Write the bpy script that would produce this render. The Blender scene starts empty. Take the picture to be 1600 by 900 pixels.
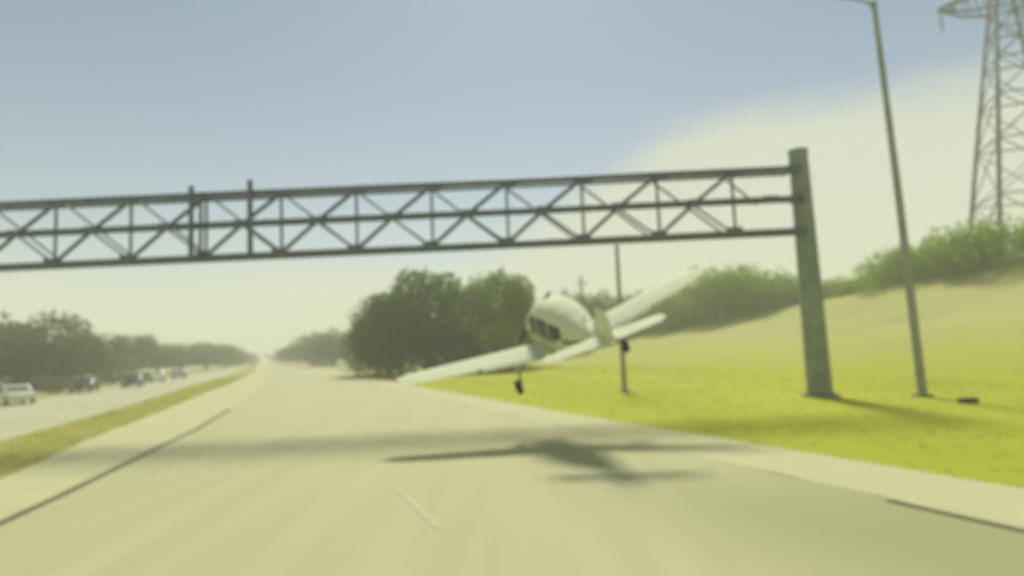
import bpy, math, random
from mathutils import Vector, Matrix, noise
R = math.radians
S = bpy.context.scene
C = S.collection

# ------------------------------------------------------------------ camera
cam_d = bpy.data.cameras.new('camera')
cam = bpy.data.objects.new('camera', cam_d); C.objects.link(cam); S.camera = cam
CAM = Vector((0, 0, 2.7))
pitch = math.atan(91/950); roll = R(2.6)
fw = Vector((0, math.cos(pitch), math.sin(pitch))); up = Vector((0, -math.sin(pitch), math.cos(pitch))); rt = Vector((1, 0, 0))
cr = rt*math.cos(roll) - up*math.sin(roll); cu = up*math.cos(roll) + rt*math.sin(roll)
m = Matrix((cr, cu, -fw)).transposed().to_4x4(); m.translation = CAM
cam.matrix_world = m
cam_d.sensor_width = 36; cam_d.lens = 36*950/1600
cam_d.clip_start = 0.05; cam_d.clip_end = 9000
cam_d.dof.use_dof = True                       # a cheap dashboard camera focused close, everything beyond is soft
cam_d.dof.focus_distance = 1.1
cam_d.dof.aperture_fstop = 1.85

# ------------------------------------------------------------------ sky, sun, exposure
SUN_AZ, SUN_EL = R(2.3), R(48)
W = bpy.data.worlds.new('World'); S.world = W; W.use_nodes = True
nt = W.node_tree; nt.nodes.clear(); N = nt.nodes.new; L = nt.links.new
out = N('ShaderNodeOutputWorld'); bg = N('ShaderNodeBackground'); bg.inputs[1].default_value = 0.068
sky = N('ShaderNodeTexSky'); sky.sky_type = 'NISHITA'; sky.sun_disc = False
sky.sun_elevation = SUN_EL; sky.sun_rotation = SUN_AZ; sky.air_density = 1.0; sky.dust_density = 0.3; sky.ozone_density = 1.5
tc = N('ShaderNodeTexCoord'); sep = N('ShaderNodeSeparateXYZ'); L(tc.outputs['Generated'], sep.inputs[0])
# thin cloud bank: low all round, climbing towards the right (east) of the view
nz = N('ShaderNodeTexNoise'); nz.inputs['Scale'].default_value = 2.2; nz.inputs['Detail'].default_value = 5
mp = N('ShaderNodeMapping'); mp.inputs['Scale'].default_value = (1, 1, 3.5); L(tc.outputs['Generated'], mp.inputs[0]); L(mp.outputs[0], nz.inputs[0])
def math_n(op, a, b=None, c=None):
    n_ = N('ShaderNodeMath'); n_.operation = op
    for i, v in enumerate((a, b, c)):
        if v is None: continue
        if isinstance(v, (int, float)): n_.inputs[i].default_value = v
        else: L(v, n_.inputs[i])
    return n_.outputs[0]
xr = N('ShaderNodeMapRange'); xr.interpolation_type = 'SMOOTHSTEP'; L(sep.outputs[0], xr.inputs[0])
xr.inputs[1].default_value = -0.12; xr.inputs[2].default_value = 0.34; xr.inputs[3].default_value = 0.13; xr.inputs[4].default_value = 0.335
top_line = math_n('MULTIPLY_ADD', xr.outputs[0], 1.0, 0.0)          # elevation (sine) of the bank's upper edge
wob = math_n('MULTIPLY_ADD', nz.outputs[0], 0.14, -0.07)
edge = math_n('SUBTRACT', math_n('ADD', top_line, wob), sep.outputs[2])
mr = N('ShaderNodeMapRange'); mr.interpolation_type = 'SMOOTHSTEP'; L(edge, mr.inputs[0]); mr.inputs[1].default_value = -0.03; mr.inputs[2].default_value = 0.055
mr.inputs[4].default_value = 0.9
mix = N('ShaderNodeMix'); mix.data_type = 'RGBA'; L(mr.outputs[0], mix.inputs[0])
tint = N('ShaderNodeMix'); tint.data_type = 'RGBA'; tint.blend_type = 'MULTIPLY'; tint.inputs[0].default_value = 1
L(sky.outputs[0], tint.inputs[6]); tint.inputs[7].default_value = (1.0, 1.0, 0.93, 1)
L(tint.outputs[2], mix.inputs[6]); mix.inputs[7].default_value = (7.9, 8.05, 6.6, 1)
L(mix.outputs[2], bg.inputs[0]); L(bg.outputs[0], out.inputs[0])

sd = bpy.data.lights.new('sun', 'SUN'); sd.energy = 4.1; sd.angle = R(11.0); sd.color = (1.0, 0.955, 0.86)
so = bpy.data.objects.new('sun', sd); C.objects.link(so)
sdir = Vector((math.sin(SUN_AZ)*math.cos(SUN_EL), math.cos(SUN_AZ)*math.cos(SUN_EL), math.sin(SUN_EL)))
so.rotation_euler = sdir.to_track_quat('Z', 'Y').to_euler(); so.location = (0, 0, 60)
S.view_settings.view_transform = 'Standard'; S.view_settings.look = 'None'
S.view_settings.exposure = 0.45; S.view_settings.gamma = 1.0
S.render.engine = 'CYCLES'
S.cycles.max_bounces = 12; S.cycles.diffuse_bounces = 9; S.cycles.transmission_bounces = 9; S.cycles.volume_bounces = 1; S.cycles.use_denoising = True
S.cycles.volume_step_rate = 4

# ------------------------------------------------------------------ materials
def mat(name, col, rough=0.7, metal=0.0, var=0.12, scale=3.0, bump=0.0, spec=0.4, col2=None, stretch=None, trans=0.0, rotz=0.0):
    ma = bpy.data.materials.new(name); ma.use_nodes = True
    t = ma.node_tree; b = t.nodes['Principled BSDF']
    b.inputs['Roughness'].default_value = rough; b.inputs['Metallic'].default_value = metal
    b.inputs['Specular IOR Level'].default_value = spec
    co = t.nodes.new('ShaderNodeTexCoord'); n_ = t.nodes.new('ShaderNodeTexNoise')
    n_.inputs['Scale'].default_value = scale; n_.inputs['Detail'].default_value = 6
    mpn = t.nodes.new('ShaderNodeMapping'); t.links.new(co.outputs['Object'], mpn.inputs[0]); t.links.new(mpn.outputs[0], n_.inputs[0])
    if stretch: mpn.inputs['Scale'].default_value = stretch; mpn.inputs['Rotation'].default_value = (0, 0, rotz)
    r = t.nodes.new('ShaderNodeValToRGB'); t.links.new(n_.outputs[0], r.inputs[0])
    c2 = col2 or tuple(c*(1+var) for c in col); c1 = tuple(c*(1-var) for c in col) if not col2 else col
    r.color_ramp.elements[0].position = 0.32; r.color_ramp.elements[1].position = 0.68
    r.color_ramp.elements[0].color = (*c1, 1); r.color_ramp.elements[1].color = (*c2, 1)
    t.links.new(r.outputs[0], b.inputs['Base Color'])
    if bump:
        bp = t.nodes.new('ShaderNodeBump'); bp.inputs['Strength'].default_value = bump; bp.inputs['Distance'].default_value = 0.03
        n2 = t.nodes.new('ShaderNodeTexNoise'); n2.inputs['Scale'].default_value = scale*9; t.links.new(co.outputs['Object'], n2.inputs[0])
        t.links.new(n2.outputs[0], bp.inputs['Height']); t.links.new(bp.outputs[0], b.inputs['Normal'])
    if trans:
        tr = t.nodes.new('ShaderNodeBsdfTranslucent'); t.links.new(r.outputs[0], tr.inputs[0])
        ms = t.nodes.new('ShaderNodeMixShader'); ms.inputs[0].default_value = trans
        t.links.new(b.outputs[0], ms.inputs[1]); t.links.new(tr.outputs[0], ms.inputs[2])
        t.links.new(ms.outputs[0], t.nodes['Material Output'].inputs[0])
    return ma
ROADROT = -R(23)
M = dict(
    road=mat('concrete_road', (0.375, 0.370, 0.180), 0.85, scale=0.5, bump=0.2, spec=0.25, col2=(0.41, 0.41, 0.205), stretch=(3.2, 0.22, 1), rotz=ROADROT),
    shoulder=mat('pale_shoulder', (0.42, 0.42, 0.21), 0.9, scale=0.8, bump=0.25, spec=0.2, col2=(0.47, 0.46, 0.24)),
    opp=mat('opposite_road', (0.37, 0.38, 0.22), 0.9, scale=0.3, spec=0.2, col2=(0.44, 0.44, 0.26)),
    mark=mat('worn_lane_paint', (0.40, 0.39, 0.20), 0.8, scale=3, spec=0.2, col2=(0.46, 0.45, 0.27)),
    joint=mat('dark_joint', (0.12, 0.12, 0.055), 0.9, scale=1.5, var=0.25),
    verge=mat('verge_grass', (0.30, 0.33, 0.022), 0.95, scale=0.12, bump=0.3, spec=0.1, col2=(0.38, 0.40, 0.03)),
    median=mat('median_dry_grass', (0.25, 0.25, 0.055), 0.95, scale=0.25, bump=0.3, spec=0.1, col2=(0.36, 0.345, 0.10)),
    tuft=mat('grass_blades', (0.36, 0.39, 0.03), 0.9, scale=0.5, spec=0.1, col2=(0.46, 0.48, 0.05), trans=0.5),
    field=mat('dry_field', (0.33, 0.35, 0.12), 0.95, scale=0.05, spec=0.1, col2=(0.40, 0.40, 0.17)),
    hill=mat('dry_hill_grass', (0.32, 0.335, 0.085), 0.95, scale=0.09, bump=0.5, spec=0.1, col2=(0.39, 0.39, 0.13)),
    steel=mat('galvanised_steel', (0.10, 0.13, 0.155), 0.6, metal=0.3, var=0.25, scale=2.5),
    pole=mat('weathered_steel_pole', (0.23, 0.27, 0.20), 0.6, metal=0.3, var=0.2, scale=1.5),
    lamp=mat('grey_lamp_pole', (0.29, 0.31, 0.25), 0.5, metal=0.4, var=0.15, scale=1.5),
    pylon=mat('pylon_steel', (0.17, 0.18, 0.19), 0.6, metal=0.3, var=0.15, scale=0.8),
    wood=mat('timber_pole', (0.13, 0.11, 0.07), 0.9, var=0.3, scale=2, stretch=(6, 6, 0.6)),
    insul=mat('glass_insulator', (0.2, 0.26, 0.27), 0.3, var=0.1),
    conc=mat('concrete_footing', (0.24, 0.24, 0.12), 0.9, var=0.15, scale=4, bump=0.3),
    paint=mat('white_aircraft_paint', (0.66, 0.69, 0.44), 0.8, var=0.05, scale=2, spec=0.08),
    stripe=mat('aircraft_green_stripe', (0.14, 0.17, 0.08), 0.4, var=0.1),
    glass=mat('tinted_window', (0.05, 0.055, 0.035), 0.45, var=0.2, spec=0.3),
    rubber=mat('black_rubber', (0.022, 0.022, 0.018), 0.85, var=0.2, scale=8),
    dark=mat('dark_metal', (0.06, 0.06, 0.05), 0.5, metal=0.5, var=0.2),
    chrome=mat('bare_metal', (0.45, 0.45, 0.42), 0.3, metal=0.8, var=0.1),
    bark=mat('bark', (0.09, 0.075, 0.05), 0.95, var=0.35, scale=3, stretch=(4, 4, 0.7), bump=0.5),
    leafA=mat('leaves_deep_green', (0.06, 0.12, 0.010), 0.9, scale=0.45, spec=0.02, col2=(0.12, 0.20, 0.02), trans=0.62),
    leafB=mat('leaves_grey_green', (0.09, 0.118, 0.035), 0.9, scale=0.35, spec=0.02, col2=(0.16, 0.20, 0.065), trans=0.62),
    leafC=mat('leaves_olive', (0.10, 0.17, 0.006), 0.9, scale=0.5, spec=0.02, col2=(0.17, 0.25, 0.014), trans=0.62),
    leafE=mat('leaves_bright_olive', (0.19, 0.29, 0.012), 0.9, scale=0.5, spec=0.02, col2=(0.27, 0.38, 0.025), trans=0.62),
    leafD=mat('leaves_pale_shrub', (0.14, 0.17, 0.06), 0.8, scale=0.5, spec=0.2, col2=(0.2, 0.23, 0.1), trans=0.35),
    car_w=mat('white_car_paint', (0.58, 0.58, 0.46), 0.3, var=0.03),
    car_d=mat('dark_car_paint', (0.035, 0.04, 0.03), 0.3, var=0.1),
    car_g=mat('grey_car_paint', (0.28, 0.29, 0.26), 0.3, var=0.05),
    lens=mat('lamp_glass', (0.7, 0.7, 0.65), 0.15, var=0.05),
    red=mat('tail_lamp_red', (0.35, 0.03, 0.02), 0.25, var=0.1),
)

# ------------------------------------------------------------------ mesh helpers
class MB:
    def __init__(s): s.v = []; s.f = []
    def add(s, vs, fs):
        o = len(s.v); s.v += [tuple(v) for v in vs]; s.f += [tuple(i+o for i in f) for f in fs]; return s
    def box(s, c, d, rot=None):
        x, y, z = (q/2 for q in d); c = Vector(c)
        p = [Vector((a, b, e)) for a in (-x, x) for b in (-y, y) for e in (-z, z)]
        if rot: p = [rot @ q for q in p]
        return s.add([c+q for q in p], [(0,1,3,2),(4,6,7,5),(0,4,5,1),(2,3,7,6),(0,2,6,4),(1,5,7,3)])
    def tube(s, pts, rad, n=8, cap=True):
        pts = [Vector(p) for p in pts]; rs = rad if isinstance(rad, (list, tuple)) else [rad]*len(pts)
        o = []; vs = []; k = len(pts)
        for i, p in enumerate(pts):
            t = (pts[min(i+1, k-1)]-pts[max(i-1, 0)]).normalized()
            a = Vector((1, 0, 0)) if abs(t.x) < .85 else Vector((0, 1, 0))
            u = t.cross(a).normalized(); w = t.cross(u)
            for j in range(n):
                q = 2*math.pi*(j+.5)/n; vs.append(p+(u*math.cos(q)+w*math.sin(q))*rs[i])
        fs = [(i*n+j, i*n+(j+1) % n, (i+1)*n+(j+1) % n, (i+1)*n+j) for i in range(k-1) for j in range(n)]
        if cap: fs += [tuple(range(n))[::-1], tuple((k-1)*n+j for j in range(n))]
        return s.add(vs, fs)
    def beam(s, a, b, w, h=None):                     # rectangular bar between two points
        return s.tube([a, b], w/2*1.414, 4)
    def loft(s, rings, close=True):
        n = len(rings[0]); k = len(rings)
        vs = [p for r_ in rings for p in r_]
        fs = [(i*n+j, i*n+(j+1) % n, (i+1)*n+(j+1) % n, (i+1)*n+j) for i in range(k-1) for j in range(n)]
        if close: fs += [tuple(range(n))[::-1], tuple((k-1)*n+j for j in range(n))]
        return s.add(vs, fs)
    def mesh(s, name, material, smooth=False):
        me = bpy.data.meshes.new(name); me.from_pydata(s.v, [], s.f); me.update(); me.materials.append(material)
        if smooth:
            me.polygons.foreach_set('use_smooth', [True]*len(me.polygons))
        return me
    def build(s, name, material, parent=None, smooth=False):
        o = bpy.data.objects.new(name, s.mesh(name, material, smooth)); C.objects.link(o)
        if parent: o.parent = parent
        if smooth:
            e = o.modifiers.new('split', 'EDGE_SPLIT'); e.split_angle = R(42)
        return o
def tag(o, label=None, cat=None, group=None, kind=None):
    for k_, v in (('label', label), ('category', cat), ('group', group), ('kind', kind)):
        if v: o[k_] = v
    return o
def empty(name, loc, rz=0, **kw):
    o = bpy.data.objects.new(name, None); C.objects.link(o); o.location = loc; o.rotation_euler.z = rz; o.empty_display_size = .2
    return tag(o, **kw)
def kids(o): return [c for c in C.objects if c.parent == o]
def copy_tree(o, parent=None):
    c = o.copy(); C.objects.link(c); c.parent = parent
    for ch in kids(o): copy_tree(ch, c)
    return c

# ------------------------------------------------------------------ ground, roads
def grid_sheet(name, xs, ys, zf, material, kind='structure'):
    b = MB(); vs = [(x, y, zf(x, y)) for y in ys for x in xs]; n = len(xs)
    b.add(vs, [(j*n+i, j*n+i+1, (j+1)*n+i+1, (j+1)*n+i) for j in range(len(ys)-1) for i in range(n-1)])
    return tag(b.build(name, material), kind=kind)
grid_sheet('ground', [-1500, -400, -60, 0, 60, 400, 1500], [-60, 0, 60, 300, 900, 2400], lambda x, y: 0.0, M['field'])

def lerp_line(pts, y):
    if y <= pts[0][0]: a, b = pts[0], pts[1]
    elif y >= pts[-1][0]: return pts[-1][1] - 0.408*(y-pts[-1][0])
    else:
        for a, b in zip(pts, pts[1:]):
            if a[0] <= y <= b[0]: break
    return a[1] + (b[1]-a[1])*(y-a[0])/(b[0]-a[0])
RE = [(10.2, 8.15), (14.35, 6.3), (23.1, 2.3), (39.3, -4.6), (53.4, -10.5), (66, -15.6)]              # right edge of the paved shoulder
RI = [(8.2, 6.55), (11.5, 5.15), (23.1, 0.2), (53.4, -12.9), (66, -18.1)]                             # where carriageway meets shoulder
LI = [(10.9, -9.1), (14.7, -10.0), (17.8, -10.95), (23.6, -12.4), (35, -16.0), (66, -27.0), (100, -40.6)] # left joint of the carriageway
GR = [(15.3, -12.8), (18.1, -13.9), (22.1, -15.5), (35.1, -20.0), (52.5, -26.3), (66, -30.8), (109, -46.8)] # median right edge
GL = [(15.3, -16.6), (23.3, -19.5), (31.3, -22.1), (38, -24.4), (66.4, -35.1), (91, -43.6), (109, -50.6)]   # median left edge
OL = [(20, -25.5), (41.7, -36.0), (50, -39.4), (67, -46.0), (99, -57.5), (120, -66)]                       # far edge of opposite road
YS = [-40, -20, -8, 0, 4, 7, 10, 13, 16, 20, 24, 28, 33, 39, 46, 53, 60, 66, 75, 90, 110, 140, 180, 240, 330, 460, 650, 900, 1300]
rnd = random.Random(4)
def strip(name, A, B, z, material, ys=YS, wob=0.0, n=6):
    b = MB(); vs = []
    for y in ys:
        a, c = lerp_line(A, y)+rnd.uniform(-wob, wob), lerp_line(B, y)+rnd.uniform(-wob, wob)
        vs += [(a+(c-a)*i/n, y, z) for i in range(n+1)]
    b.add(vs, [(j*(n+1)+i, j*(n+1)+i+1, (j+1)*(n+1)+i+1, (j+1)*(n+1)+i) for j in range(len(ys)-1) for i in range(n)])
    return tag(b.build(name, material), kind='structure')
off = lambda P, d: [(y, x+d) for y, x in P]
YD = sorted(set([y+k for y in range(-8, 66, 2) for k in (0, 1)] + YS))
_t = M['road'].node_tree; _b = _t.nodes['Principled BSDF']; _g = _t.nodes.new('ShaderNodeNewGeometry')
_v = _t.nodes.new('ShaderNodeVectorMath'); _v.operation = 'DOT_PRODUCT'; _v.inputs[1].default_value = (.92, .391, 0); _t.links.new(_g.outputs['Position'], _v.inputs[0])
_r = _t.nodes.new('ShaderNodeMapRange'); _r.interpolation_type = 'SMOOTHSTEP'; _t.links.new(_v.outputs['Value'], _r.inputs[0]); _r.inputs[1].default_value = 4.0; _r.inputs[2].default_value = 7.6
_s = _t.nodes.new('ShaderNodeSeparateXYZ'); _t.links.new(_g.outputs['Position'], _s.inputs[0])
_q = _t.nodes.new('ShaderNodeMapRange'); _q.interpolation_type = 'SMOOTHSTEP'; _t.links.new(_s.outputs[1], _q.inputs[0]); _q.inputs[1].default_value = 15; _q.inputs[2].default_value = 8.5
_k = _t.nodes.new('ShaderNodeMath'); _k.operation = 'MULTIPLY'; _t.links.new(_r.outputs[0], _k.inputs[0]); _t.links.new(_q.outputs[0], _k.inputs[1])
_m = _t.nodes.new('ShaderNodeMix'); _m.data_type = 'RGBA'; _t.links.new(_k.outputs[0], _m.inputs[0]); _m.inputs[7].default_value = (.29, .30, .125, 1)   # darker olive tone towards the near end of the outer lane
_t.links.new(_b.inputs['Base Color'].links[0].from_socket, _m.inputs[6]); _t.links.new(_m.outputs[2], _b.inputs['Base Color'])
strip('road', LI, RI, 0.03, M['road'])
strip('road_shoulder', RI, RE, 0.034, M['shoulder'], YD, 0.04)
strip('median_shoulder', GR, LI, 0.026, M['shoulder'], YD, 0.05)
strip('opposite_road', OL, GL, 0.02, M['opp'])
strip('median', off(GL, -.1), off(GR, .1), 0.012, M['median'], YD, 0.12)
yj = [y for y in YS if y <= 39]
strip('pavement_joint', off(LI, -.12), off(LI, .12), 0.038, M['joint'], [y for y in YS if y <= 33] , 0.0, 1)
strip('pavement_joint', off(RI, -.22), off(RI, -.03), 0.042, M['joint'], [-8, 0, 4, 7, 8.5, 9.8], 0.0, 1)
# worn lane dashes, nearly bleached away
def dash(t, s0, ln=3.0, w=.12):
    d_ = Vector((-.391, .92, 0)); n_ = Vector((.92, .391, 0)); p = n_*t + d_*s0
    MBd = [p-n_*w/2, p+n_*w/2, p+n_*w/2+d_*ln, p-n_*w/2+d_*ln]
    me = bpy.data.meshes.new('lane_marking'); me.from_pydata([(q.x, q.y, .036) for q in MBd], [], [(0, 1, 2, 3)]); me.materials.append(M['mark'])
    o = bpy.data.objects.new('lane_marking', me); C.objects.link(o); o['kind'] = 'structure'
for t_ in (2.55, 6.0):
    for k in range(7): dash(t_+(.3 if t_ > 3 else 0)*0, 9.2+9.0*k)
# right verge: flat, vivid grass out to the foot of the bank
VR = [(-8, 40), (8, 36), (18, 33), (28, 31.5), (34, 30), (42, 26), (60, 20), (80, 10), (100, -4)]
strip('verge', off(RE, -.05), VR, 0.010, M['verge'], [y for y in YD if y <= 92], 0.10, 14)

# hillside to the right: foot line, crest line (x, y, z)
FOOT = [(-2, 165), (4, 128), (9, 92), (13, 62), (19, 42), (24, 33.5), (28, 28), (32, 20), (35, 8), (38, -10)]
CREST = [(2, 190, 1.6), (15, 150, 3.9), (21, 128, 4.5), (33.5, 108, 5.9), (42.5, 86, 7.2), (47, 71, 8.2), (50.5, 59, 9.25), (54, 47, 10.3), (57, 34, 11), (60, 12, 11.5)]
hb = MB(); hv = []; NU, NV = 54, 22
def pl(P, t):
    t = min(max(t, 0), .9999)*(len(P)-1); i = int(t); f_ = t-i
    return [a+(b-a)*f_ for a, b in zip(P[i], P[i+1])]
for i in range(NU+1):
    t = i/NU; a = pl(FOOT, t); c = pl(CREST, t)
    for j in range(NV+1):
        q = j/NV*1.5
        x = a[0]+(c[0]-a[0])*q; y = a[1]+(c[1]-a[1])*q
        z = c[2]*(q*(1-.25*math.sin(math.pi*q)) if q < 1 else 1+.02*(q-1)) + .22*noise.noise(Vector((x*.12, y*.12, 3)))*(1 if j > 1 else 0) - (.25 if j == 0 else 0)
        hv.append((x, y, z))
hb.add(hv, [(i*(NV+1)+j, i*(NV+1)+j+1, (i+1)*(NV+1)+j+1, (i+1)*(NV+1)+j) for i in range(NU) for j in range(NV)])
_t = M['hill'].node_tree; _b = _t.nodes['Principled BSDF']; _g = _t.nodes.new('ShaderNodeNewGeometry'); _s = _t.nodes.new('ShaderNodeSeparateXYZ')
_n = _t.nodes.new('ShaderNodeTexNoise'); _n.inputs['Scale'].default_value = .12; _t.links.new(_g.outputs['Position'], _n.inputs['Vector'])
_a = _t.nodes.new('ShaderNodeMath'); _a.operation = 'MULTIPLY_ADD'; _a.inputs[1].default_value = -3.0; _t.links.new(_n.outputs[0], _a.inputs[0])
_t.links.new(_g.outputs['Position'], _s.inputs[0]); _t.links.new(_s.outputs[2], _a.inputs[2])
_r = _t.nodes.new('ShaderNodeMapRange'); _t.links.new(_a.outputs[0], _r.inputs[0]); _r.inputs[1].default_value = -1.6; _r.inputs[2].default_value = 1.3
_m = _t.nodes.new('ShaderNodeMix'); _m.data_type = 'RGBA'; _t.links.new(_r.outputs[0], _m.inputs[0]); _m.inputs[6].default_value = (.37, .385, .045, 1)
_t.links.new(_b.inputs['Base Color'].links[0].from_socket, _m.inputs[7]); _t.links.new(_m.outputs[2], _b.inputs['Base Color'])
hill = tag(hb.build('hillside', M['hill'], smooth=True), kind='structure')
# beyond the crest the land runs level, so the bank has no cut edge
def far_land():
    b = MB(); vs = []; n = 30
    for i in range(n+1):
        t = i/n; a = pl(FOOT, t); c = pl(CREST, t)
        p = [a[0]+(c[0]-a[0])*1.48, a[1]+(c[1]-a[1])*1.48, c[2]*1.005-.25]
        dx, dy = c[0]-a[0], c[1]-a[1]; l = math.hypot(dx, dy)
        for k_, q in enumerate((0, 30, 90, 260)):
            vs.append((p[0]+dx/l*q, p[1]+dy/l*q, p[2]*(1, .8, .4, -.05)[k_]))
    b.add(vs, [(i*4+j, i*4+j+1, (i+1)*4+j+1, (i+1)*4+j) for i in range(n) for j in range(3)])
    return tag(b.build('plateau', M['hill'], smooth=True), kind='structure')
far_land()

# grass blades on the verge and median: nobody could count them
def tufts(name, spots, h0, h1):
    b = MB(); g = random.Random(9)
    for x, y, z in spots:
        for _ in range(4):
            a = g.uniform(0, 6.28); l = g.uniform(h0, h1); ox, oy = g.uniform(-.12, .12), g.uniform(-.12, .12); w = .018+.0006*y
            dx, dy = math.cos(a)*w, math.sin(a)*w; lean = g.uniform(-.5, .5)*l
            b.v += [(x+ox-dx, y+oy-dy, z), (x+ox+dx, y+oy+dy, z), (x+ox+lean*dy/w, y+oy-lean*dx/w, z+l)]
            k_ = len(b.v); b.f.append((k_-3, k_-2, k_-1))
    return tag(b.build(name, M['tuft']), kind='stuff')
g = random.Random(2); sp = []
while len(sp) < 7000:
    y = 5+65*g.random()**1.5; a = lerp_line(RE, y)-.05; c = lerp_line(VR, y)
    x = a+(c-a)*g.random()
    if noise.noise(Vector((x*.35, y*.35, 0))) > -.25 or g.random() < .25: sp.append((x, y, .01))
tufts('verge_grass', sp, .015, .045)
sp = []
while len(sp) < 2500:
    y = 14+75*g.random()**1.3; a = lerp_line(GL, y); c = lerp_line(GR, y)
    sp.append((a+(c-a)*g.random(), y, .012))
tufts('median_grass', sp, .02, .05)

# ------------------------------------------------------------------ sign gantry
def gantry():
    g_ = empty('sign_gantry', (12.76, 25.97, 0), label='dark steel truss gantry spanning the highway, no signs on it', cat='sign gantry')
    XR = 12.5-12.76; XL = -30.0-12.76
    # column on the right verge
    def column(x, nm):
        c = MB().tube([(x, 0, .08), (x, 0, 10.55)], [.50, .385], 20).build(nm, M['pole'], g_, True)
        MB().tube([(x, 0, 10.55), (x, 0, 10.67)], [.43, .40], 20).build('cap', M['pole'], c, True)
        MB().box((x, 0, .09), (1.15, 1.15, .06)).build('base_plate', M['pole'], c)
        for k in range(8):
            a = math.pi/4*k+.39; MB().tube([(x+.535*math.cos(a), .535*math.sin(a), .12), (x+.535*math.cos(a), .535*math.sin(a), .2)], .035, 6).build('anchor_bolt', M['dark'], c)
        MB().tube([(x, 0, -.3), (x, 0, .05)], .72, 20).build('footing', M['conc'], g_, True)
        return c
    column(0, 'column'); column(XL-.3, 'column')
    yf, yb = -.42, .42
    ZT, ZM, ZB = 9.74, 8.42, 7.04
    def chord(nm, y, z, r):
        MB().tube([(XR-.1, y, z), ((XR+XL)/2, y, z), (XL, y, z)], r, 10).build(nm, M['steel'], g_, True)
    chord('top_chord', yf, ZT, .135); chord('top_chord', yb, ZT, .075)
    chord('middle_chord', yf, ZM, .15)
    chord('bottom_chord', yf, ZB, .13); chord('bottom_chord', yb, ZB, .075)
    pitch_ = 3.22; x0 = 9.55-12.76
    xs = [x0+pitch_*k for k in range(1, -13, -1)]; xs = [x for x in xs if XL < x < XR-.05]
    gm = MB().box((0, 0, 0), (.62, .05, .30)).mesh('gusset', M['steel'])
    def gus(x, y, z):
        o = bpy.data.objects.new('gusset', gm); C.objects.link(o); o.parent = g_; o.location = (x, y, z)
    for i, x in enumerate(xs):
        MB().tube([(x+.06, yf, ZT-.12), (x+.06, yf, ZB+.12)], .062, 8).build('vertical', M['steel'], g_, True)
        if x+pitch_ < XR:
            MB().tube([(x+.12, yf, ZB+.12), (x+pitch_*.5, yf, (ZB+ZT)/2+.03), (x+pitch_-.02, yf, ZT-.12)], .088, 8).build('diagonal', M['steel'], g_, True)
        MB().tube([(x+.1, yb, ZT-.1), (x+pitch_*.5, yb, (ZB+ZT)/2), (x+pitch_-.1, yb, ZB+.1)] if x+pitch_ < XR else [(x+.1, yb, ZT-.1), (x+1.4, yb, ZM)], .05, 8).build('rear_diagonal', M['steel'], g_, True)
        if x-1.5 > XL:
            MB().tube([(x-.12, yf+.1, ZB+.12), (x-pitch_*.5, yf+.1, ZM-.08)], .052, 8).build('brace', M['steel'], g_, True)
        MB().tube([(x, yf, ZB+.03), (x, yb, ZB+.03)], .05, 6).build('cross_strut', M['steel'], g_)
        MB().tube([(x+.06, yf, ZT-.03), (x+.06, yb, ZT-.03)], .05, 6).build('cross_strut', M['steel'], g_)
        gus(x, yf-.14, ZB+.10); gus(x+.2, yf-.145, ZT-.11); gus(x+pitch_*.5, yf-.145, ZM+.0)
    for z in (ZT, ZM, ZB):                     # clamps that hold the chords to the column
        MB().box((-.42, yf+.02, z), (.5, .36, .34)).build('clamp', M['steel'], g_)
    # sign hangers left on the near face, their tops standing above the truss
    for (x, w, ztop) in ((-13.45, .085, 10.1), (-13.05, .05, 9.8), (-10.95, .095, 10.25)):
        h_ = MB().box((x-12.76, yf-.24, (ztop+6.95)/2), (w*2, .12, ztop-6.95)).build('sign_hanger', M['steel'], g_)
        for z in (ZT, ZM, ZB): MB().box((x-12.76, yf-.155, z), (.26, .05, .2)).build('bracket', M['dark'], h_)
gantry()

# ------------------------------------------------------------------ poles
def lamp_post():
    o = empty('lamp_post', (15.9, 24.2, 0), label='tall thin grey lamp post right of the gantry column, arm reaching left', cat='lamp post')
    MB().tube([(0, 0, .1), (-.1, 0, 8), (-.27, 0, 16.35)], [.17, .14, .10], 14).build('pole', M['lamp'], o, True)
    MB().tube([(-.26, 0, 16.0), (-.55, 0, 16.33), (-1.0, 0, 16.47), (-2.6, 0, 16.75)], [.06, .055, .05, .04], 10).build('arm', M['lamp'], o, True)
    h_ = MB().loft([[(-2.5+a*.0, -.08, 16.70), (-2.5, .08, 16.70), (-2.5, .08, 16.82), (-2.5, -.08, 16.82)] for a in (0,)] +
                   [[(-2.8, -.17, 16.70), (-2.8, .17, 16.70), (-2.8, .14, 16.90), (-2.8, -.14, 16.90)],
                    [(-3.2, -.15, 16.74), (-3.2, .15, 16.74), (-3.2, .1, 16.88), (-3.2, -.1, 16.88)]]).build('lamp_head', M['lamp'], o)
    MB().box((-2.98, 0, 16.70), (.3, .22, .03)).build('lens', M['lens'], h_)
    MB().box((0, 0, .06), (.5, .5, .12)).build('base_plate', M['conc'], o)
lamp_post()
def verge_pole():
    o = empty('steel_pole', (5.8, 33.1, 0), label='thin grey pole on the verge rising behind the aircraft', cat='pole')
    MB().tube([(0, 0, 0), (.02, 0, 4), (.06, 0, 7.85)], [.15, .12, .10], 12).build('shaft', M['lamp'], o, True)
    MB().tube([(.06, 0, 7.85), (.06, 0, 7.98)], [.14, .06], 12).build('cap', M['steel'], o, True)
    MB().tube([(0, 0, -.1), (0, 0, .08)], .3, 12).build('base', M['conc'], o)
verge_pole()
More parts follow.
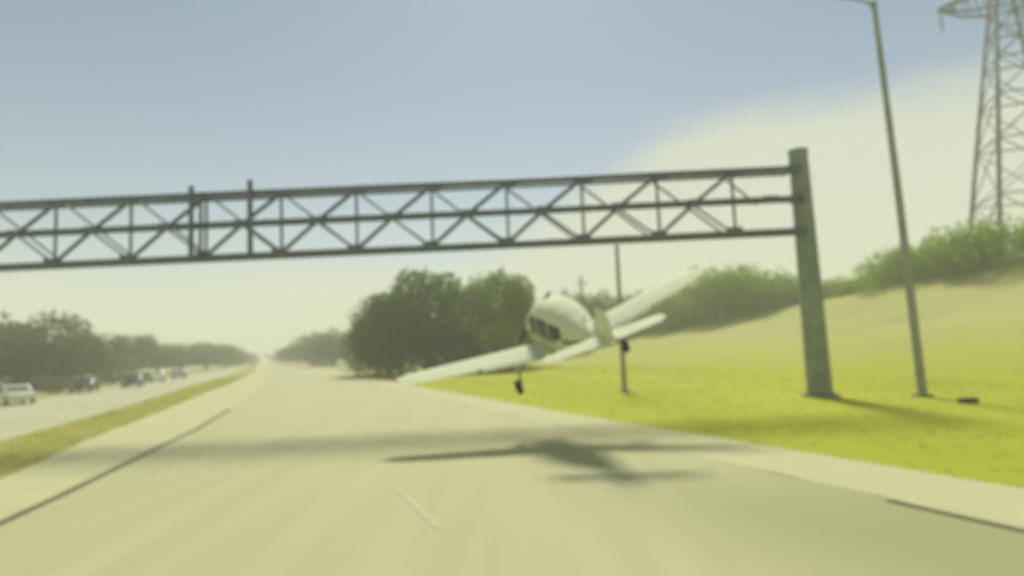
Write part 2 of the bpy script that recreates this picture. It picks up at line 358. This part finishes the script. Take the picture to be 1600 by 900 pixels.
def timber_pole(x, y, h, lab):
    o = empty('utility_pole', (x, y, 0), rz=.3, label=lab, cat='utility pole')
    MB().tube([(0, 0, 0), (0, 0, h)], [.26, .2], 10).build('shaft', M['wood'], o, True)
    MB().box((0, -.2, h-1.3), (2.2, .14, .16)).build('crossarm', M['wood'], o)
    for q in (-.95, .95): MB().tube([(q, -.2, h-1.2), (q, -.2, h-.95)], [.07, .05], 8).build('insulator', M['insul'], o)
timber_pole(12.4, 108, 14.6, 'distant timber utility pole above the aircraft cabin')

def pylon():
    Z0 = 8.5
    o = empty('transmission_tower', (59.57, 68.34, 0), rz=-.36, label='large grey lattice transmission tower at the right edge behind hill shrubs', cat='pylon')
    def hw(z):  # half width
        return max(5.34 - (z-9)*.13, .45)
    lv = [Z0, 17, 23.5, 28.8, 33.2, 36.9, 39.65, 42.65, 46.5, 50, 54]
    for sx in (-1, 1):
        for sy in (-1, 1):
            MB().tube([(sx*hw(z), sy*hw(z), z) for z in [Z0-2]+lv[1:]], [.27]*4+[.2]*7, 4).build('leg', M['pylon'], o)
    for sx, sy, ax in ((-1, 0, 'y'), (1, 0, 'y'), (0, -1, 'x'), (0, 1, 'x')):
        f_ = MB()
        for z0, z1 in zip(lv, lv[1:]):
            a, b = hw(z0), hw(z1)
            P = lambda s, w, z: (s*w, sy*w, z) if ax == 'x' else (sx*w, s*w, z)
            f_.tube([P(-1, a, z0), P(1, b, z1)], .075, 4); f_.tube([P(1, a, z0), P(-1, b, z1)], .075, 4)
            f_.tube([P(-1, b, z1), P(1, b, z1)], .11, 4)
        f_.build('lattice_panel', M['pylon'], o)
    for z, ln in ((40.75, 6.7), (47, 5.5), (52, 4.5)):
        for s in (-1, 1):
            c = MB(); w = hw(z)
            tip = (s*ln, 0, z+.3)
            for sy in (-1, 1):
                c.tube([(s*w, sy*w, z+1.9), tip], .17, 4); c.tube([(s*w, sy*w, z-1.1), (s*(w+ln)/2, sy*w*.6, z-.9), tip], .17, 4)
                for q in (.25, .5, .75):
                    xx = s*(w+(ln-w)*q); c.tube([(xx, sy*w*(1-q), z+1.9-1.6*q), (xx-.4*s, sy*w*(1-q), z-1.1+1.4*q*q)], .09, 4)
            c.tube([(s*(w+ln)*.5, -w*.5, z+.9), (s*(w+ln)*.5, w*.5, z+.9)], .08, 4)
            a = c.build('crossarm', M['pylon'], o)
            b = MB(); zz = z+.1
            for k in range(14):
                b.tube([(s*(ln-.25), 0, zz), (s*(ln-.25), 0, zz-.10)], [.16, .10], 8); zz -= .19
            b.tube([(s*(ln-.25), 0, z), (s*(ln-.25), 0, zz)], .03, 5)
            b.build('insulator_string', M['insul'], a)
pylon()

# ------------------------------------------------------------------ the aircraft
def aircraft():
    o = empty('light_aircraft', (1.409, 18.339, 2.949), label='small white low-wing propeller plane banking left just above the road', cat='airplane')
    yaw, pit, bank = .286, .220, .313
    cb, sb = math.cos(bank), math.sin(bank)
    Rb = Matrix(((cb, 0, -sb), (0, 1, 0), (sb, 0, cb)))
    Rp = Matrix(((1, 0, 0), (0, math.cos(pit), -math.sin(pit)), (0, math.sin(pit), math.cos(pit))))
    Ry = Matrix(((math.cos(yaw), -math.sin(yaw), 0), (math.sin(yaw), math.cos(yaw), 0), (0, 0, 1)))
    o.rotation_euler = (Ry @ Rp @ Rb).to_euler(); o.scale = (1.042,)*3
    st = [(-3.85, .03, .54, .62), (-3.55, .07, .49, .65), (-3.0, .14, .36, .69), (-2.4, .24, .17, .76), (-1.85, .40, -.05, .90), (-1.3, .56, -.20, 1.06),
          (-.6, .64, -.28, 1.17), (.1, .66, -.30, 1.18), (.6, .64, -.30, 1.03), (1.0, .66, -.30, .74), (1.4, .56, -.27, .60), (1.8, .46, -.20, .52), (2.1, .30, -.05, .42), (2.18, .16, .08, .32)]
    def ring(y, d=0.0, n=28, th=None):
        for a, b in zip(st, st[1:]):
            if a[0] <= y <= b[0]: break
        q = (y-a[0])/(b[0]-a[0]); q = q*q*(3-2*q)*.3+q*.7
        hw, z0, z1 = (a[i]+(b[i]-a[i])*q for i in (1, 2, 3))
        zc, hh = (z0+z1)/2, (z1-z0)/2; r_ = []
        for t in (th or [2*math.pi*k/n for k in range(n)]):
            c, s = math.cos(t), math.sin(t)
            e = .78
            r_.append(((hw+d)*math.copysign(abs(c)**e, c), y, zc+(hh+d)*math.copysign(abs(s)**e, s)))
        return r_
    ys = [-3.85+6.03*k/44 for k in range(45)]
    MB().loft([ring(y) for y in ys]).build('fuselage', M['paint'], o, True)
    def patch(name, y0, y1, t0, t1, material, parent=o, d=.012):
        b = MB(); ny, n_ = 7, 8
        th = [t0+(t1-t0)*k/n_ for k in range(n_+1)]
        A = [ring(y0+(y1-y0)*k/ny, d, th=th) for k in range(ny+1)]
        n2 = n_+1
        b.add([p for r_ in A for p in r_], [(i*n2+j, i*n2+j+1, (i+1)*n2+j+1, (i+1)*n2+j) for i in range(ny) for j in range(n_)])
        return b.build(name, material, parent, True)
    for s in (0, 1):
        f_ = (lambda t: t) if s == 0 else (lambda t: math.pi-t)
        patch('side_window', -1.55, -.95, f_(-.05), f_(.40), M['glass'])
        patch('side_window', -.85, -.15, f_(-.08), f_(.42), M['glass'])
        patch('side_window', -.05, .60, f_(-.08), f_(.42), M['glass'])
        patch('stripe', -3.3, 1.75, f_(-.22), f_(-.05), M['stripe'])
    patch('windscreen', .68, 1.10, .35, math.pi-.35, M['glass'])
    d_ = patch('cabin_door', -.5, .35, -.5, .0, M['paint'], d=.02)
    MB().box((.74, -.3, .16), (.05, .14, .03)).build('handle', M['dark'], d_)
    # aerofoil surfaces
    AF = [(0, 0), (.02, .030), (.10, .062), (.30, .080), (.55, .065), (.8, .033), (1, .003), (.8, -.012), (.55, -.028), (.30, -.038), (.10, -.034), (.02, -.018)]
    def foil(name, secs, material, parent=o, vertical=False, close=True):
        rings = []
        for (p, ch, tk) in secs:           # p = leading edge point, chord runs aft (-y)
            p = Vector(p)
            rings.append([p+(Vector((tk*zz*ch, -u*ch, 0)) if vertical else Vector((0, -u*ch, tk*zz*ch))) for u, zz in AF])
        return MB().loft(rings).build(name, material, parent, True)
    for s in (-1, 1):
        w = foil('wing', [((s*.45, .60, -.18), 1.35, 1.0), ((s*2.4, .46, .09), 1.15, 1.0), ((s*4.45, .28, .40), .88, 1.0), ((s*4.66, .18, .44), .68, .8), ((s*4.72, .02, .455), .4, .5)], M['paint'])
        MB().add([(s*.8, -.60, -.115), (s*2.6, -.58, .135), (s*2.6, -.80, .085), (s*.8, -.90, -.175),
                  (s*.8, -.60, -.150), (s*2.6, -.58, .10), (s*2.6, -.80, .075), (s*.8, -.90, -.185)],
                 [(0,1,2,3), (7,6,5,4), (0,4,5,1), (1,5,6,2), (2,6,7,3), (3,7,4,0)]).build('flap', M['paint'], w)
        MB().add([(s*2.7, -.52, .15), (s*4.3, -.47, .40), (s*4.3, -.66, .375), (s*2.7, -.76, .12),
                  (s*2.7, -.52, .12), (s*4.3, -.47, .37), (s*4.3, -.66, .368), (s*2.7, -.76, .112)],
                 [(0,1,2,3), (7,6,5,4), (0,4,5,1), (1,5,6,2), (2,6,7,3), (3,7,4,0)]).build('aileron', M['paint'], w)
        MB().tube([(s*4.70, .15, .46), (s*4.76, -.05, .46), (s*4.72, -.3, .46)], [.02, .045, .01], 8).build('wingtip_light', M['lens'], w)
        st_ = foil('stabilizer', [((s*.05, -3.05, .64), .55, .8), ((s*1.45, -3.16, .64), .42, .8), ((s*1.60, -3.21, .64), .28, .6)], M['paint'])
        MB().add([(s*.12, -3.57, .65), (s*1.4, -3.55, .65), (s*1.4, -3.67, .642), (s*.2, -3.75, .642), (s*.12, -3.57, .632), (s*1.4, -3.55, .632), (s*1.4, -3.67, .638), (s*.2, -3.75, .638)],
                 [(0,1,2,3), (7,6,5,4), (0,4,5,1), (1,5,6,2), (2,6,7,3), (3,7,4,0)]).build('elevator', M['paint'], st_)
        # main gear
        gx = s*1.55
        g_ = MB().tube([(gx, -.25, -.10), (gx, -.28, -.45), (gx+s*.06, -.30, -.86)], [.065, .05, .04], 10).build('landing_gear', M['chrome'], o, True)
        MB().tube([(gx-.02+s*.06, -.30, -.88), (gx+.14*s+s*.06, -.30, -.88)], .03, 8).build('axle', M['chrome'], g_, True)
        a = gx+s*.14
        MB().tube([(a-.08, -.30, -.88), (a-.06, -.30, -.88), (a+.06, -.30, -.88), (a+.08, -.30, -.88)], [.15, .205, .205, .15], 20).build('wheel', M['rubber'], g_, True)
    fn = foil('fin', [((0, -2.6, .62), 1.0, .45), ((0, -3.05, 1.10), .66, .45), ((0, -3.23, 1.36), .44, .4)], M['paint'], vertical=True)
    MB().add([(-.016, -3.62, .64), (.016, -3.62, .64), (.010, -3.68, 1.33), (-.010, -3.68, 1.33), (-.006, -3.91, .66), (.006, -3.91, .66), (.005, -3.83, 1.27), (-.005, -3.83, 1.27)],
             [(0,1,2,3), (7,6,5,4), (0,4,5,1), (1,5,6,2), (2,6,7,3), (3,7,4,0)]).build('rudder', M['paint'], fn)
    # nose gear
    g_ = MB().tube([(0, 1.30, -.22), (0, 1.33, -.55), (0, 1.35, -.84)], [.06, .05, .04], 10).build('nose_gear', M['chrome'], o, True)
    MB().tube([(-.07, 1.35, -.90), (-.05, 1.35, -.90), (.05, 1.35, -.90), (.07, 1.35, -.90)], [.13, .18, .18, .13], 20).build('wheel', M['rubber'], g_, True)
    MB().box((0, 1.35, -.69), (.2, .12, .05)).build('fork', M['chrome'], g_)
    # propeller
    p = MB().tube([(0, 2.16, .2), (0, 2.29, .2), (0, 2.43, .2), (0, 2.50, .2)], [.17, .155, .08, .01], 16).build('spinner', M['chrome'], o, True)
    for a0 in (.7, .7+math.pi):
        rr = []
        for q, c, tw in ((.10, .10, 1.0), (.35, .16, .75), (.65, .14, .45), (.92, .09, .3), (.97, .03, .3)):
            ct = Vector((math.cos(a0)*q, 2.25, .2+math.sin(a0)*q)); tg = Vector((-math.sin(a0), 0, math.cos(a0))); ax = Vector((0, 1, 0))
            e1 = tg*math.cos(tw)+ax*math.sin(tw); e2 = -tg*math.sin(tw)+ax*math.cos(tw)
            rr.append([ct+e1*c/2, ct+e2*.012, ct-e1*c/2, ct-e2*.012])
        MB().loft(rr).build('propeller_blade', M['dark'], p)
    MB().tube([(0, -2.2, .82), (0, -2.35, 1.08)], [.02, .008], 6).build('antenna', M['dark'], o)
    MB().tube([(.2, 1.6, -.25), (.2, 1.4, -.42)], .04, 8).build('exhaust_pipe', M['dark'], o)
aircraft()

# ------------------------------------------------------------------ trees
def lobes_for(kind, g):
    L_ = []
    if kind == 'round':
        L_.append((Vector((0, 0, .56)), Vector((.43, .43, .33))))
        for k in range(9):
            a = k*2.4+g.uniform(-.3, .3); h = g.uniform(.34, .78); r_ = .30*math.sin(math.pi*min(.92, h))+.03
            L_.append((Vector((math.cos(a)*r_, math.sin(a)*r_, h)), Vector((1, 1, .85))*g.uniform(.15, .22)))
    elif kind == 'wide':
        for k in range(11):
            a = k*2.4; r_ = .5*math.sqrt((k+.5)/11)
            L_.append((Vector((math.cos(a)*r_, math.sin(a)*r_, .5+g.uniform(-.14, .22)-.25*r_)), Vector((1, 1, .95))*g.uniform(.2, .29)))
    else:  # shrub: foliage to the ground
        for k in range(9):
            a = k*2.4; r_ = .42*math.sqrt((k+.3)/9)
            L_.append((Vector((math.cos(a)*r_, math.sin(a)*r_, .42+g.uniform(-.1, .2)-.3*r_)), Vector((1, 1, 1.25))*g.uniform(.2, .29)))
    return L_
MESHES = {}
def tree_meshes(kind, var, leaf, n):
    key = (kind, var, leaf)
    if key in MESHES: return MESHES[key]
    g = random.Random(hash_((kind, var))); L_ = lobes_for(kind, g); b = MB()
    vol = [l[1].x**2 for l in L_]; tot = sum(vol)
    for (c, r_), v in zip(L_, vol):
        for _ in range(int(n*v/tot)):
            d = Vector((g.gauss(0, 1), g.gauss(0, 1), g.gauss(0, 1))).normalized()
            q = 1-.45*g.random()**1.6; nn = noise.noise((c+d)*4.0)*.22
            p = c+Vector((d.x*r_.x, d.y*r_.y, d.z*r_.z))*(q+nn)
            if p.z < (.16 if kind != 'shrub' else .0): continue
            e1 = Vector((g.gauss(0, 1), g.gauss(0, 1), g.gauss(0, 1))).normalized(); e2 = e1.cross((d+Vector((g.gauss(0, .6), g.gauss(0, .6), g.gauss(0, .6)))).normalized())
            s = g.uniform(.010, .022)
            k_ = len(b.v); b.v += [tuple(p+e1*s*1.3), tuple(p+e2*s), tuple(p-e1*s*1.1), tuple(p-e2*s)]; b.f.append((k_, k_+1, k_+2, k_+3))
    crown = b.mesh('crown', M[leaf])
    t = MB(); th = .34 if kind != 'shrub' else .2
    t.tube([(0, 0, 0), (.01, 0, th*.5), (0, .01, th), (.01, 0, .62)], [.034, .026, .022, .006], 9)
    for k in range(6):
        a = k*1.05; z = th*.75+k*.035
        t.tube([(0, 0, z), (math.cos(a)*.14, math.sin(a)*.14, z+.13), (math.cos(a)*.27, math.sin(a)*.27, z+.2)], [.013, .008, .003], 6)
    trunk = t.mesh('trunk', M['bark'], True)
    MESHES[key] = (crown, trunk); return MESHES[key]
def hash_(t): return sum(ord(ch)*(i+3) for i, ch in enumerate(str(t)))
def tree(name, cat, x, y, z, h, w, kind, var, leaf, n, label, group, rz=None):
    cm, tm = tree_meshes(kind, var, leaf, n)
    o = empty(name, (x, y, z), rz=(x*7.3+y) % 6.28 if rz is None else rz, label=label, cat=cat, group=group)
    o.scale = (w, w, h)
    for nm, me in (('crown', cm), ('trunk', tm)):
        c = bpy.data.objects.new(nm, me); C.objects.link(c); c.parent = o
# px -> point on the ground plane sized by distance: worked out beforehand, kept as world metres
fwd = lambda px, py, Y: CAM + (fw + cr*((px-800)/950) - cu*((py-450)/950))*(Y/(fw + cr*((px-800)/950) - cu*((py-450)/950)).y)
def T(px, top, Y, wpx, kind, var, leaf, n, label, group, name='tree', cat='tree', z=0.0, toph=1.0):
    p = fwd(px, top, Y); dist = Y*math.hypot(1, (px-800)/950)
    # crown tops reach about .93 of unit height
    tree(name, cat, p.x, p.y, z, (p.z-z)/((.80 if kind == 'shrub' else .88)*toph), wpx/950*Y/0.92, kind, var, leaf, n, label, group)
gR = 'trees along the right side of the highway'
T(606, 458, 74, 124, 'round', 1, 'leafA', 7000, 'dark green rounded tree at the left end of the near right-hand clump', gR)
T(668, 426, 71, 150, 'round', 2, 'leafA', 7000, 'tallest dark tree rising behind the left wing tip', gR)
T(665, 500, 68, 150, 'shrub', 5, 'leafA', 7000, 'low dense dark bush filling the foot of the near tree clump', gR, 'bush', 'bush')
T(772, 424, 74, 122, 'round', 3, 'leafC', 7000, 'olive tree with a peaked top just left of the aircraft cabin', gR)
T(738, 462, 70, 150, 'shrub', 6, 'leafC', 7000, 'low olive bush behind the middle of the left wing', gR, 'bush', 'bush')
T(810, 470, 78, 90, 'shrub', 5, 'leafC', 7000, 'olive bush directly left of the aircraft fuselage', gR, 'bush', 'bush')
T(588, 500, 76, 88, 'shrub', 7, 'leafA', 7000, 'dark green bush closing the left foot of the near clump', gR, 'bush', 'bush')
T(520, 512, 150, 95, 'shrub', 7, 'leafB', 6000, 'grey-green tree beside the left edge of the near clump', gR)
T(492, 522, 190, 80, 'wide', 8, 'leafB', 6000, 'hazy grey-green tree second from the vanishing point on the right', gR)
T(462, 540, 240, 60, 'shrub', 7, 'leafB', 6000, 'smallest hazy tree on the right, nearest the vanishing point', gR)
T(443, 551, 330, 40, 'shrub', 7, 'leafB', 6000, 'last faint bush on the right where the road ends', gR, 'bush', 'bush')
T(565, 575, 100, 60, 'shrub', 6, 'leafD', 4000, 'pale low shrub on the verge left of the dark clump', gR, 'shrub', 'shrub')
T(612, 578, 88, 50, 'shrub', 6, 'leafD', 4000, 'pale low shrub just above the left wing tip', gR, 'shrub', 'shrub')
gF = 'faint trees beyond the aircraft'
T(885, 448, 112, 60, 'shrub', 7, 'leafB', 6000, 'faint far tree above the aircraft cabin', gF, z=2)
T(930, 455, 118, 70, 'shrub', 5, 'leafB', 7000, 'faint far tree between cabin and right wing', gF, z=2)
T(985, 452, 120, 70, 'shrub', 7, 'leafB', 6000, 'faint far tree behind the root of the right wing', gF, z=3)
gH = 'trees and shrubs on the hill crest'
HS = [(1022, 470, 116, 90, 4.2, 'low hill crest bush just right of the aircraft tail'),
      (1066, 438, 110, 110, 4.6, 'hill crest bush behind the middle of the right wing'),
      (1112, 413, 104, 120, 4.9, 'tallest hill crest bush, at the tip of the right wing'),
      (1160, 414, 99, 120, 5.3, 'broad hill crest bush left of the gantry column'),
      (1205, 422, 95, 110, 5.7, 'hill crest bush second left of the gantry column'),
      (1248, 436, 91, 60, 6.2, 'hill crest bush partly hidden by the gantry column'),
      (1295, 436, 87, 74, 6.4, 'small hill crest bush just right of the gantry column'),
      (1340, 424, 82, 72, 6.9, 'low hill crest bush midway between gantry column and lamp post'),
      (1392, 386, 76, 96, 7.3, 'hill crest bush left of the lamp post'),
      (1440, 376, 72, 100, 7.7, 'hill crest bush right behind the lamp post'),
      (1484, 360, 67, 100, 8.0, 'hill crest bush between lamp post and lattice tower'),
      (1526, 335, 63, 118, 8.4, 'tallest rounded bush, at the foot of the lattice tower'),
      (1618, 335, 57, 60, 9.0, 'bush cut by the right edge of the view')]
for i, (px, tp, Y, w, z, lab) in enumerate(HS):
    T(px, tp, Y, w, 'shrub', 5+i % 3, 'leafE', 5500, lab, gH, 'bush', 'bush', z=z-.5)
# left side, beyond the opposite carriageway
gL = 'trees beyond the opposite carriageway'
LT = [(-60, 480, 66, 150, 'wide', 1, 'tree cut by the left edge of the view'),
      (30, 488, 74, 150, 'wide', 2, 'tallest tree of the left row, at the picture edge behind the white car'),
      (88, 508, 82, 110, 'wide', 1, 'second tall tree of the left row, falling away to the right'),
      (58, 545, 76, 100, 'shrub', 6, 'dense bush under the tallest left-hand tree'),
      (130, 530, 96, 85, 'wide', 2, 'mid-height tree above the dark car on the left'),
      (172, 534, 108, 80, 'wide', 1, 'tree of the left row just right of the dark car'),
      (208, 524, 120, 60, 'round', 2, 'tree with a small peak in the middle of the left row'),
      (246, 534, 132, 70, 'wide', 2, 'tree right of the small peak in the left row'),
      (285, 532, 150, 76, 'wide', 1, 'broad far tree of the left row'),
      (322, 534, 172, 66, 'wide', 2, 'far tree third from the right end of the left row'),
      (352, 540, 200, 50, 'shrub', 5, 'far tree second from the right end of the left row'),
      (376, 548, 250, 40, 'shrub', 6, 'last far tree at the right end of the left row')]
for (px, tp, Y, w, kd, vr, lab) in LT:
    T(px, tp, Y, w*1.12, kd, vr, 'leafB', 7000, lab, gL)
T(80, 582, 62, 46, 'shrub', 6, 'leafD', 4000, 'pale green shrub between white car and dark car', 'roadside shrubs on the left', 'shrub', 'shrub')
T(175, 578, 84, 60, 'shrub', 5, 'leafD', 4000, 'pale shrub right of the dark car', 'roadside shrubs on the left', 'shrub', 'shrub')
T(222, 580, 92, 34, 'shrub', 6, 'leafB', 6000, 'small dark bush beside the far white car', 'roadside shrubs on the left', 'shrub', 'shrub')
# distant wood that closes the valley behind the vanishing point
def far_wood():
    b = MB(); g = random.Random(5)
    for k in range(9000):
        u = g.random(); x = -620+560*u; y = 900+60*g.random()
        h = 9+5*noise.noise(Vector((x*.02, 0, 0)))+2*noise.noise(Vector((x*.1, 3, 0)))
        p = Vector((x, y, g.random()**.7*h)); s = g.uniform(.8, 1.8)
        e1 = Vector((g.gauss(0, 1), g.gauss(0, 1), g.gauss(0, 1))).normalized(); e2 = e1.cross(Vector((g.gauss(0, 1), 1, g.gauss(0, 1))).normalized())
        k_ = len(b.v); b.v += [tuple(p+e1*s), tuple(p+e2*s), tuple(p-e1*s), tuple(p-e2*s)]; b.f.append((k_, k_+1, k_+2, k_+3))
    tag(b.build('distant_wood', M['leafB']), kind='stuff')
far_wood()

# ------------------------------------------------------------------ cars on the far side
def car(name, x, y, rz, paint, label, van=False):
    o = empty(name, (x, y, .02), rz=rz, label=label, cat='van' if van else 'car', group='vehicles on the opposite carriageway')
    if van: prof = [(-2.3, .35), (-2.3, 1.0), (-2.22, 1.85), (1.1, 1.9), (1.75, 1.15), (2.3, .98), (2.38, .35)]
    else: prof = [(-2.15, .32), (-2.2, .85), (-1.95, .95), (-1.35, 1.42), (.25, 1.44), (1.0, .95), (2.0, .80), (2.2, .60), (2.2, .32)]
    rings = []
    for w, dz, sh in ((-.88, 0, .94), (-.80, .02, 1.0), (.80, .02, 1.0), (.88, 0, .94)):
        rings.append([(px*(sh if pz < 1 else sh*.97), w*(1 if pz < 1.0 else .86), pz+(dz if pz > .4 else 0)) for px, pz in prof])
    MB().loft(rings).build('body', paint, o)
    zt = 1.78 if van else 1.36; xa, xb = (1.14, 1.66) if van else (.33, .96)
    MB().add([(xb+.06, -.72, 1.0+.15*van), (xb+.06, .72, 1.0+.15*van), (xa+.06, .66, zt), (xa+.06, -.66, zt)], [(0, 1, 2, 3)]).build('windscreen', M['glass'], o)
    for s in (-1, 1):
        MB().add([(-1.5, s*.885, 1.0), (xb-.25, s*.885, 1.0), (xa-.1, s*.79, zt-.04), (-1.2, s*.79, zt-.04)], [(0, 1, 2, 3)]).build('side_window', M['glass'], o)
        MB().box((2.19 if not van else 2.33, s*.62, .68), (.07, .34, .14)).build('headlight', M['lens'], o)
        MB().box((-2.2 if not van else -2.31, s*.68, .75), (.06, .24, .18)).build('tail_light', M['red'], o)
        for xx in (-1.35, 1.35):
            w_ = MB().tube([(xx, s*.70, .32), (xx, s*.74, .32), (xx, s*.88, .32), (xx, s*.92, .32)], [.26, .33, .33, .27], 18).build('wheel', M['rubber'], o, True)
            MB().tube([(xx, s*.92, .32), (xx, s*.935, .32)], .18, 12).build('rim', M['chrome'], w_)
    MB().add([(-1.92, -.66, .99), (-1.92, .66, .99), (-1.42, .62, 1.36), (-1.42, -.62, 1.36)] if not van else [(-2.29, -.66, 1.15), (-2.29, .66, 1.15), (-2.26, .62, 1.7), (-2.26, -.62, 1.7)], [(3, 2, 1, 0)]).build('rear_window', M['glass'], o)
H = -R(67)
car('parked_car', -38.6, 47.2, H+.5, M['car_w'], 'white car nearest the left edge, on the opposite carriageway')
car('parked_car', -43.9, 62.4, H, M['car_d'], 'dark car on the opposite carriageway beside the pale shrub')
car('parked_car', -44.3, 71.0, H, M['car_d'], 'dark car further along, third in the line from the left')
car('parked_car', -50.5, 86.0, H+.3, M['car_w'], 'far white car, second from the right end of the line')
car('parked_car', -53.6, 97.5, H+.2, M['car_g'], 'farthest pale grey car at the right end of the line')
# low box in the grass
bx = empty('utility_box', (15.75, 21.6, 0), rz=.2, label='small low dark utility box lying in the grass right of the lamp post', cat='utility box')
MB().box((0, 0, .07), (.5, .34, .16)).build('body', M['dark'], bx)
MB().box((0, 0, .165), (.55, .38, .03)).build('lid', M['rubber'], bx)

# ------------------------------------------------------------------ haze
hz = MB().box((0, 1150, 31), (3300, 2700, 64)).build('haze', M['paint'])
hm = bpy.data.materials.new('haze'); hm.use_nodes = True; t = hm.node_tree; t.nodes.clear()
o_ = t.nodes.new('ShaderNodeOutputMaterial'); v_ = t.nodes.new('ShaderNodeVolumePrincipled')
v_.inputs['Color'].default_value = (0.96, 0.97, 0.83, 1); v_.inputs['Density'].default_value = 0.0023; v_.inputs['Anisotropy'].default_value = 0.0
t.links.new(v_.outputs[0], o_.inputs['Volume']); hz.data.materials.clear(); hz.data.materials.append(hm); tag(hz, kind='stuff')
